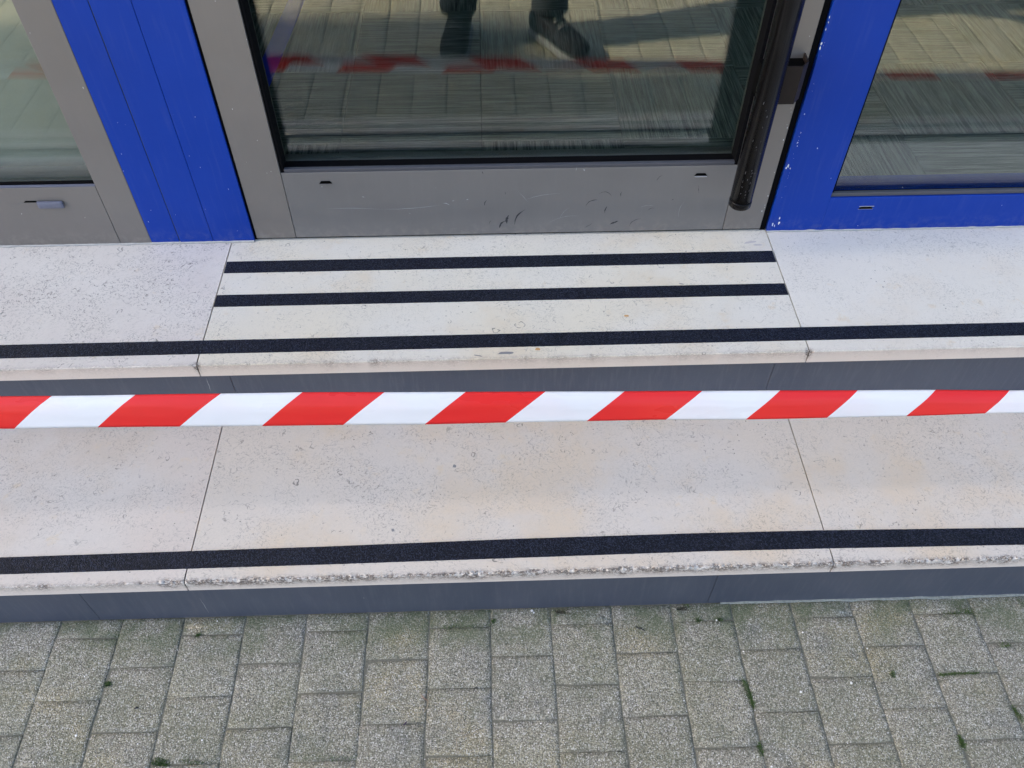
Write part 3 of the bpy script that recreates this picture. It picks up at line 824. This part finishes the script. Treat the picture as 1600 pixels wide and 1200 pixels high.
mo = stuff(moss([(1162, 1062, 1178, 1104, 1100, .0022), (1089, 968, 1094, 968, 220, .0025), (1118, 966, 1128, 968, 160, .002), (1395, 1050, 1396, 1056, 160, .002), (1468, 1053, 1530, 1050, 420, .0016),
     (1500, 1150, 1506, 1166, 420, .0022), (1585, 1104, 1600, 1125, 260, .002), (1186, 1160, 1190, 1180, 280, .002), (1565, 1008, 1580, 1006, 160, .002), (1500, 950, 1525, 958, 360, .004), (1592, 938, 1600, 945, 160, .003),
     (240, 1190, 262, 1196, 420, .003), (168, 1069, 170, 1071, 160, .0022), (770, 972, 772, 968, 90, .0015), (308, 994, 312, 992, 110, .0022), (283, 1188, 320, 1196, 160, .003), (1070, 945, 1080, 948, 90, .002),
     (455, 1185, 560, 1184, 260, .002), (690, 980, 770, 976, 200, .002), (1000, 1000, 1000, 1000, 1, .002),
     (60, 975, 1600, 936, 900, .0035), (180, 994, 185, 993, 60, .002), (866, 962, 920, 960, 90, .002), (1476, 958, 1500, 956, 160, .002)]))
mo['label'] = 'tufts of green moss growing in the joints of the grey pavers'

PEB = plain('white_grit', (.75, .74, .70), .7); TWIG = plain('dry_stalk', (.33, .27, .18), .8); DARKB = plain('dark_litter', (.02, .018, .02), .8)
def pebbles():
    q = random.Random(8); bm = bmesh.new()
    spots = [(831, 954, .0022), (834, 957, .0015), (1331, 1066, .0022), (1252, 1080, .0018), (133, 1058, .0013), (120, 1150, .0020), (316, 1157, .0014), (857, 1113, .0013), (845, 1130, .0013),
             (1255, 987, .0016), (1356, 1012, .0014), (602, 1082, .0012), (1124, 1192, .0014), (1069, 1094, .0012), (1206, 1197, .0016), (1162, 1017, .0013), (1091, 1035, .0012), (216, 1163, .0012), (1120, 968, .0016), (340, 971, .0012)]
    spots += [(q.uniform(0, 1600), q.uniform(985, 1200), q.uniform(.0004, .0009)) for _ in range(150)]
    for px, py, s_ in spots:
        x, y = ground_pt(px, py)
        r_ = bmesh.ops.create_icosphere(bm, subdivisions=1, radius=s_)
        for v in r_['verts']: v.co = Vector((v.co.x*q.uniform(.8, 1.3)+x, v.co.y+y, v.co.z*.6+zg(x)+s_*.3))
    return bm_obj('loose_grit', bm, PEB)
pb = stuff(pebbles()); pb['label'] = 'tiny pale stones lying loose on the pavers'
def stalk(name, pts, rad, mat, label, cat):
    P = []
    for px, py in pts:
        x, y = ground_pt(px, py); P.append(Vector((x, y, zg(x)+rad+.0004)))
    V, F = [], []; n = 6
    for i, p_ in enumerate(P):
        d = (P[min(i+1, len(P)-1)]-P[max(i-1, 0)]).normalized(); sx = d.cross(Vector((0, 0, 1))).normalized(); uz = Vector((0, 0, 1))
        rr = rad*(1-.5*abs(2*i/(len(P)-1)-1))
        for j in range(n): a = 2*math.pi*j/n; V.append(tuple(p_+sx*rr*math.cos(a)+uz*rr*math.sin(a)))
    for i in range(len(P)-1):
        for j in range(n): F.append((i*n+j, i*n+(j+1) % n, (i+1)*n+(j+1) % n, (i+1)*n+j))
    F.append(tuple(range(n))[::-1]); F.append(tuple((len(P)-1)*n+j for j in range(n)))
    o = mesh(name, V, F, mat); tag(o, label, cat); return o
stalk('dry_stalk', [(655, 1115), (663, 1113), (668, 1104), (670, 1093), (668, 1084)], .0005, TWIG, 'curved dry grass stalk on the pavers below the middle of the steps', 'grass stalk')
stalk('dry_stalk', [(714, 1178), (714, 1168), (713, 1155), (716, 1153), (733, 1150)], .0005, TWIG, 'bent dry grass stalk lying nearer the bottom edge of the photo', 'grass stalk')
stalk('dry_stalk', [(658, 1086), (661, 1090), (668, 1095)], .0005, plain('red_stalk', (.30, .13, .08), .8), 'tiny reddish stalk crossing the curved dry stalk', 'grass stalk')
stalk('litter_scrap', [(993, 978), (997, 981), (1002, 982), (1008, 986)], .0014, DARKB, 'black crumpled scrap on the paving under the lower step', 'litter')
stalk('litter_scrap', [(211, 1109), (214, 1107), (217, 1107)], .0016, DARKB, 'small black fleck on the pavers at the left', 'litter')
stalk('litter_scrap', [(630, 1134), (633, 1131), (636, 1128)], .0011, plain('purple_scrap', (.05, .03, .06), .8), 'dark purple fleck on the pavers left of the bent stalk', 'litter')
stalk('litter_scrap', [(741, 1077), (744, 1074), (747, 1075)], .0009, DARKB, 'dark crumb in the paver joint right of the curved stalk', 'litter')
# ------------------------------------------------------------------ the person seen mirrored in the glass (lengths in metres here)
def baked(name, mesh_in, mods, mat, parent):
    tmp = bpy.data.objects.new('tmp', mesh_in); COL.objects.link(tmp)
    for kind, kw in mods:
        md = tmp.modifiers.new(kind, kind)
        for a, b in kw.items(): setattr(md, a, b)
    dg = bpy.context.evaluated_depsgraph_get(); dg.update()
    me = bpy.data.meshes.new_from_object(tmp.evaluated_get(dg)); bpy.data.objects.remove(tmp)
    me.materials.clear(); me.materials.append(mat); me.polygons.foreach_set('use_smooth', [True]*len(me.polygons)); me.name = name
    o = new_obj(name, me, parent); o.location = -wloc(parent)
    return o
def skin(name, pts, edges, mat, parent, sub=2, root=0, fold=0.):
    me = bpy.data.meshes.new(name); me.from_pydata([p[:3] for p in pts], edges, [])
    me.skin_vertices.new() if hasattr(me.skin_vertices, 'new') else None
    tmp = bpy.data.objects.new('tmpskin', me); COL.objects.link(tmp)
    md = tmp.modifiers.new('SKIN', 'SKIN'); md.use_smooth_shade = True
    sv = me.skin_vertices[0].data
    for i, p in enumerate(pts): sv[i].radius = (p[3], p[4] if len(p) > 4 else p[3]); sv[i].use_root = (i == root)
    ss = tmp.modifiers.new('SUBSURF', 'SUBSURF'); ss.levels = sub; ss.render_levels = sub
    dg = bpy.context.evaluated_depsgraph_get(); dg.update()
    out = bpy.data.meshes.new_from_object(tmp.evaluated_get(dg)); bpy.data.objects.remove(tmp)
    if fold:
        for v in out.vertices:
            q = noise.noise(v.co*9+Vector((0, 0, v.co.z*22)))*fold
            v.co += v.normal*q
    out.materials.clear(); out.materials.append(mat); out.name = name
    out.polygons.foreach_set('use_smooth', [True]*len(out.polygons))
    o = new_obj(name, out, parent); o.location = -wloc(parent)
    return o
SKIN = plain('skin', (.45, .27, .19), .5, var=.06, scale=40); TROU = plain('dark_trousers', (.012, .016, .024), .85, var=.3)
JACK = plain('navy_jacket', (.02, .03, .06), .8); HAIR = plain('dark_hair', (.02, .014, .01), .6, scale=200, bump=.6)
SHOE = plain('dark_shoe', (.010, .010, .014), .8, spec=.1); SOLE = plain('white_sole', (.16, .17, .18), .8, spec=.2); PHONE = plain('phone_shell', (.01, .01, .012), .3)
GZ = -.362
pr = bpy.data.objects.new('person', None); COL.objects.link(pr); pr.location = (.16, -1.56, GZ)
tag(pr, 'person in dark trousers and jacket taking the picture, seen mirrored in the door glass', 'person')
hip = Vector((.16, -1.60, GZ+.93))
FL = Vector((-.005, -1.475, GZ)); FR = Vector((.315, -1.455, GZ))         # ankles above the ground
KL = Vector((.045, -1.52, GZ+.50)); KR = Vector((.285, -1.49, GZ+.50))
ch = Vector((.15, -1.60, GZ+1.34)); nk = Vector((.14, -1.575, GZ+1.49)); hd0 = Vector((.13, -1.55, GZ+1.58))
camv = Vector(CAM)*S
pc = camv-fw*.016                    # centre of the phone, behind the lens
Lw = pc-r2*.095-fw*.035-u2*.03; Rw = pc+r2*.095-fw*.035-u2*.03   # wrists
SL_ = ch+Vector((-.19, .0, .03)); SR_ = ch+Vector((.19, .0, .03))
EL = (SL_+Lw)/2+Vector((-.06, -.06, -.11)); ER = (SR_+Rw)/2+Vector((.06, -.06, -.11))
P, E_ = [], []
def add(p, r_, r2_=None, frm=None):
    P.append((p.x, p.y, p.z, r_, r2_ or r_))
    if frm is not None: E_.append((frm, len(P)-1))
    return len(P)-1
h_ = add(hip, .14, .11); wa = add(hip+Vector((0, .0, .17)), .125, .09, h_); c_ = add(ch-Vector((0, 0, .08)), .15, .10, wa); t_ = add(ch+Vector((0, 0, .06)), .11, .08, c_)
n_ = add(nk, .052, .052, t_); j_ = add(hd0, .068, .078, n_); s_ = add(hd0+Vector((0, .004, .075)), .074, .09, j_); cr = add(hd0+Vector((0, -.008, .14)), .06, .07, s_)
nose = add(hd0+Vector((0, .115, .035)), .010, .012, j_)
for sx in (-1, 1): add(hd0+Vector((sx*.082, -.01, .045)), .010, .018, j_)
for A, K_, F_, s1 in ((SL_, EL, Lw, -1), (SR_, ER, Rw, 1)):
    a = add(A, .052, None, t_); b = add((A+K_)/2, .044, None, a); c = add(K_, .038, None, b); d = add((K_+F_)/2, .034, None, c); e = add(F_, .024, .03, d)
    palm = add(F_+(pc-F_)*.35-fw*-.0+u2*.006, .020, .032, e)
    base = P[palm]; pb_ = Vector(base[:3])
    for i in range(4):
        off = u2*(.030-.017*i); k1 = pb_+off*.9+(r2*-s1)*.012+fw*.002
        f1 = add(k1, .0095, None, palm); k2 = pc+r2*s1*(.078)+off-fw*.014; f2 = add(k2, .0085, None, f1)
        f3 = add(pc+r2*s1*(.074+.002*i)+off-fw*.000, .0075, None, f2); add(pc+r2*s1*(.062)+off*.95+fw*.004-fw*.006, .0065, None, f3)
    th = add(pb_-u2*.022-fw*.008, .012, None, palm); th2 = add(pc+r2*s1*.066-u2*.030-fw*.022, .0095, None, th); add(pc+r2*s1*.046-u2*.018-fw*.020, .008, None, th2)
for K_, F_ in ((KL, FL), (KR, FR)):
    a = add(hip+Vector(((K_.x-hip.x)*.8, 0, -.07)), .085, None, h_); b = add(K_, .055, None, a); c = add(F_+Vector((0, 0, .10)), .038, None, b)
    d = add(F_+Vector((0, .0, .065)), .026, None, c); add(F_+Vector(((.05 if F_ is FR else -.008), .08, .045)), .016, .014, d)
skin('body', P, E_, SKIN, pr, 2)
def chain(name, lst, mat, parent, fold, sub=2):
    return skin(name, [(p.x, p.y, p.z, a, b) for p, a, b in lst], [(i, i+1) for i in range(len(lst)-1)], mat, parent, sub, 0, fold)
# trousers: hips and two legs in one garment
P2 = [(hip.x, hip.y, hip.z, .165, .135), (hip.x, hip.y, hip.z+.12, .155, .12)]; E2 = [(0, 1)]
for K_, F_ in ((KL, FL), (KR, FR)):
    b_ = len(P2); q = hip+Vector(((K_.x-hip.x)*.85, 0, -.12))
    P2 += [(q.x, q.y, q.z, .105, .105), ((q.x+K_.x)/2, (q.y+K_.y)/2, (q.z+K_.z)/2, .092, .092), (K_.x, K_.y, K_.z, .076, .076), ((K_.x+F_.x)/2, (K_.y+F_.y)/2, (K_.z+F_.z)/2+.03, .070, .072), (F_.x, F_.y+.0, F_.z+.17, .066, .070), (F_.x, F_.y+.01, F_.z+.085, .068, .076)]
    E2 += [(0, b_)]+[(b_+i, b_+i+1) for i in range(5)]
skin('trousers', P2, E2, TROU, pr, 2, 0, .012)
P3 = [(hip.x, hip.y, hip.z+.02, .165, .135), (hip.x, hip.y, hip.z+.18, .15, .12), (ch.x, ch.y, ch.z-.08, .175, .13), (ch.x, ch.y, ch.z+.06, .13, .10), (nk.x, nk.y-.01, nk.z-.03, .066, .066)]
E3 = [(0, 1), (1, 2), (2, 3), (3, 4)]
for A, K_, F_ in ((SL_, EL, Lw), (SR_, ER, Rw)):
    b_ = len(P3); e = K_+(F_-K_)*.88
    for q, r_ in ((A, .066), ((A+K_)/2, .058), (K_, .052), ((K_+e)/2, .046), (e, .038)): P3.append((q.x, q.y, q.z, r_, r_))
    E3 += [(3, b_)]+[(b_+i, b_+i+1) for i in range(4)]
skin('jacket', P3, E3, JACK, pr, 2, 0, .008)
chain('hair', [(hd0+Vector((0, -.045, .01)), .07, .05), (hd0+Vector((0, -.04, .09)), .082, .075), (hd0+Vector((0, -.005, .155)), .074, .085), (hd0+Vector((0, .045, .16)), .06, .035)], HAIR, pr, .006)
for sx in (-1, 1):
    bm = bmesh.new(); bmesh.ops.create_uvsphere(bm, u_segments=12, v_segments=8, radius=.012/S)
    for v in bm.verts: v.co += (hd0+Vector((sx*.032, .078, .062)))/S
    bm_obj('eye', bm, SOLE, pr, True)
bm = bmesh.new(); bmesh.ops.create_uvsphere(bm, u_segments=12, v_segments=6, radius=.022/S)
for v in bm.verts: v.co = Vector((v.co.x, v.co.y*.35, v.co.z*.3))+(hd0+Vector((0, .082, -.018)))/S
bm_obj('mouth', bm, plain('lips', (.35, .12, .10), .5), pr, True)
def shoe(F_, ang):
    prof = [(-.085, .030, .075), (-.07, .036, .095), (-.03, .040, .105), (.02, .042, .090), (.07, .046, .068), (.12, .050, .056), (.16, .047, .048), (.185, .036, .038), (.197, .018, .026)]
    ca, sa = math.cos(ang), math.sin(ang)
    def loft(zb, fx, grow, zt_):
        V, F, n = [], [], 16
        for (l, w_, h_) in prof:
            hh = zt_(h_)
            for i in range(n):
                a = 2*math.pi*i/n; px = (w_+grow)*abs(math.cos(a))**.75*(1 if math.cos(a) > 0 else -1); pz = zb+hh*.5+hh*.5*abs(math.sin(a))**.7*(1 if math.sin(a) > 0 else -1)
                V.append(((F_.x+px*ca+l*sa*(1+grow))/S, (F_.y-px*sa+l*ca*(1+grow*1.5))/S, (GZ+pz)/S))
        m__ = len(prof)
        for k in range(m__-1):
            for i in range(n): j = (i+1) % n; F.append((k*n+i, k*n+j, (k+1)*n+j, (k+1)*n+i))
        F.append(tuple(range(n))[::-1]); F.append(tuple((m__-1)*n+i for i in range(n)))
        return V, F
    V, F = loft(.018, 1, 0, lambda h: h); s = mesh('shoe', V, F, SHOE, pr, smooth=True)
    V, F = loft(.001, 1, .004, lambda h: .026); mesh('sole', V, F, SOLE, s, smooth=True)
    bm = bmesh.new(); l = .115
    for l, w_ in ((.03, .024), (.055, .024), (.08, .023)):
        z = GZ+.018+(.098 if l < .04 else .086 if l < .06 else .074); cx, cy = F_.x+l*sa, F_.y+l*ca
        q = [bm.verts.new(((cx+sx*w_*ca+dy*sa)/S, (cy-sx*w_*sa+dy*ca)/S, (z-(.006 if sx else 0)+dz)/S)) for dz in (0, .004) for sx, dy in ((-1, -.004), (-1, .004), (0, .004), (1, .004), (1, -.004), (0, -.004))]
        bm.faces.new(q[6:]); bm.faces.new(q[:6][::-1])
        for i in range(6): bm.faces.new((q[i], q[(i+1) % 6], q[6+(i+1) % 6], q[6+i]))
    bm_obj('laces', bm, SOLE, s)
shoe(FL, R(-8)); shoe(FR, R(34))
bm = bmesh.new(); box(bm, -.075/S, .075/S, -.0375/S, .0375/S, -.004/S, .004/S, .003/S)
rotm = Matrix((r2, u2, -fw)).transposed()
for v in bm.verts: v.co = rotm @ v.co+(pc-r2*.0-u2*.0)/S
ph = bm_obj('phone', bm, PHONE); tag(ph, 'black phone held up by the photographer in both hands', 'phone')
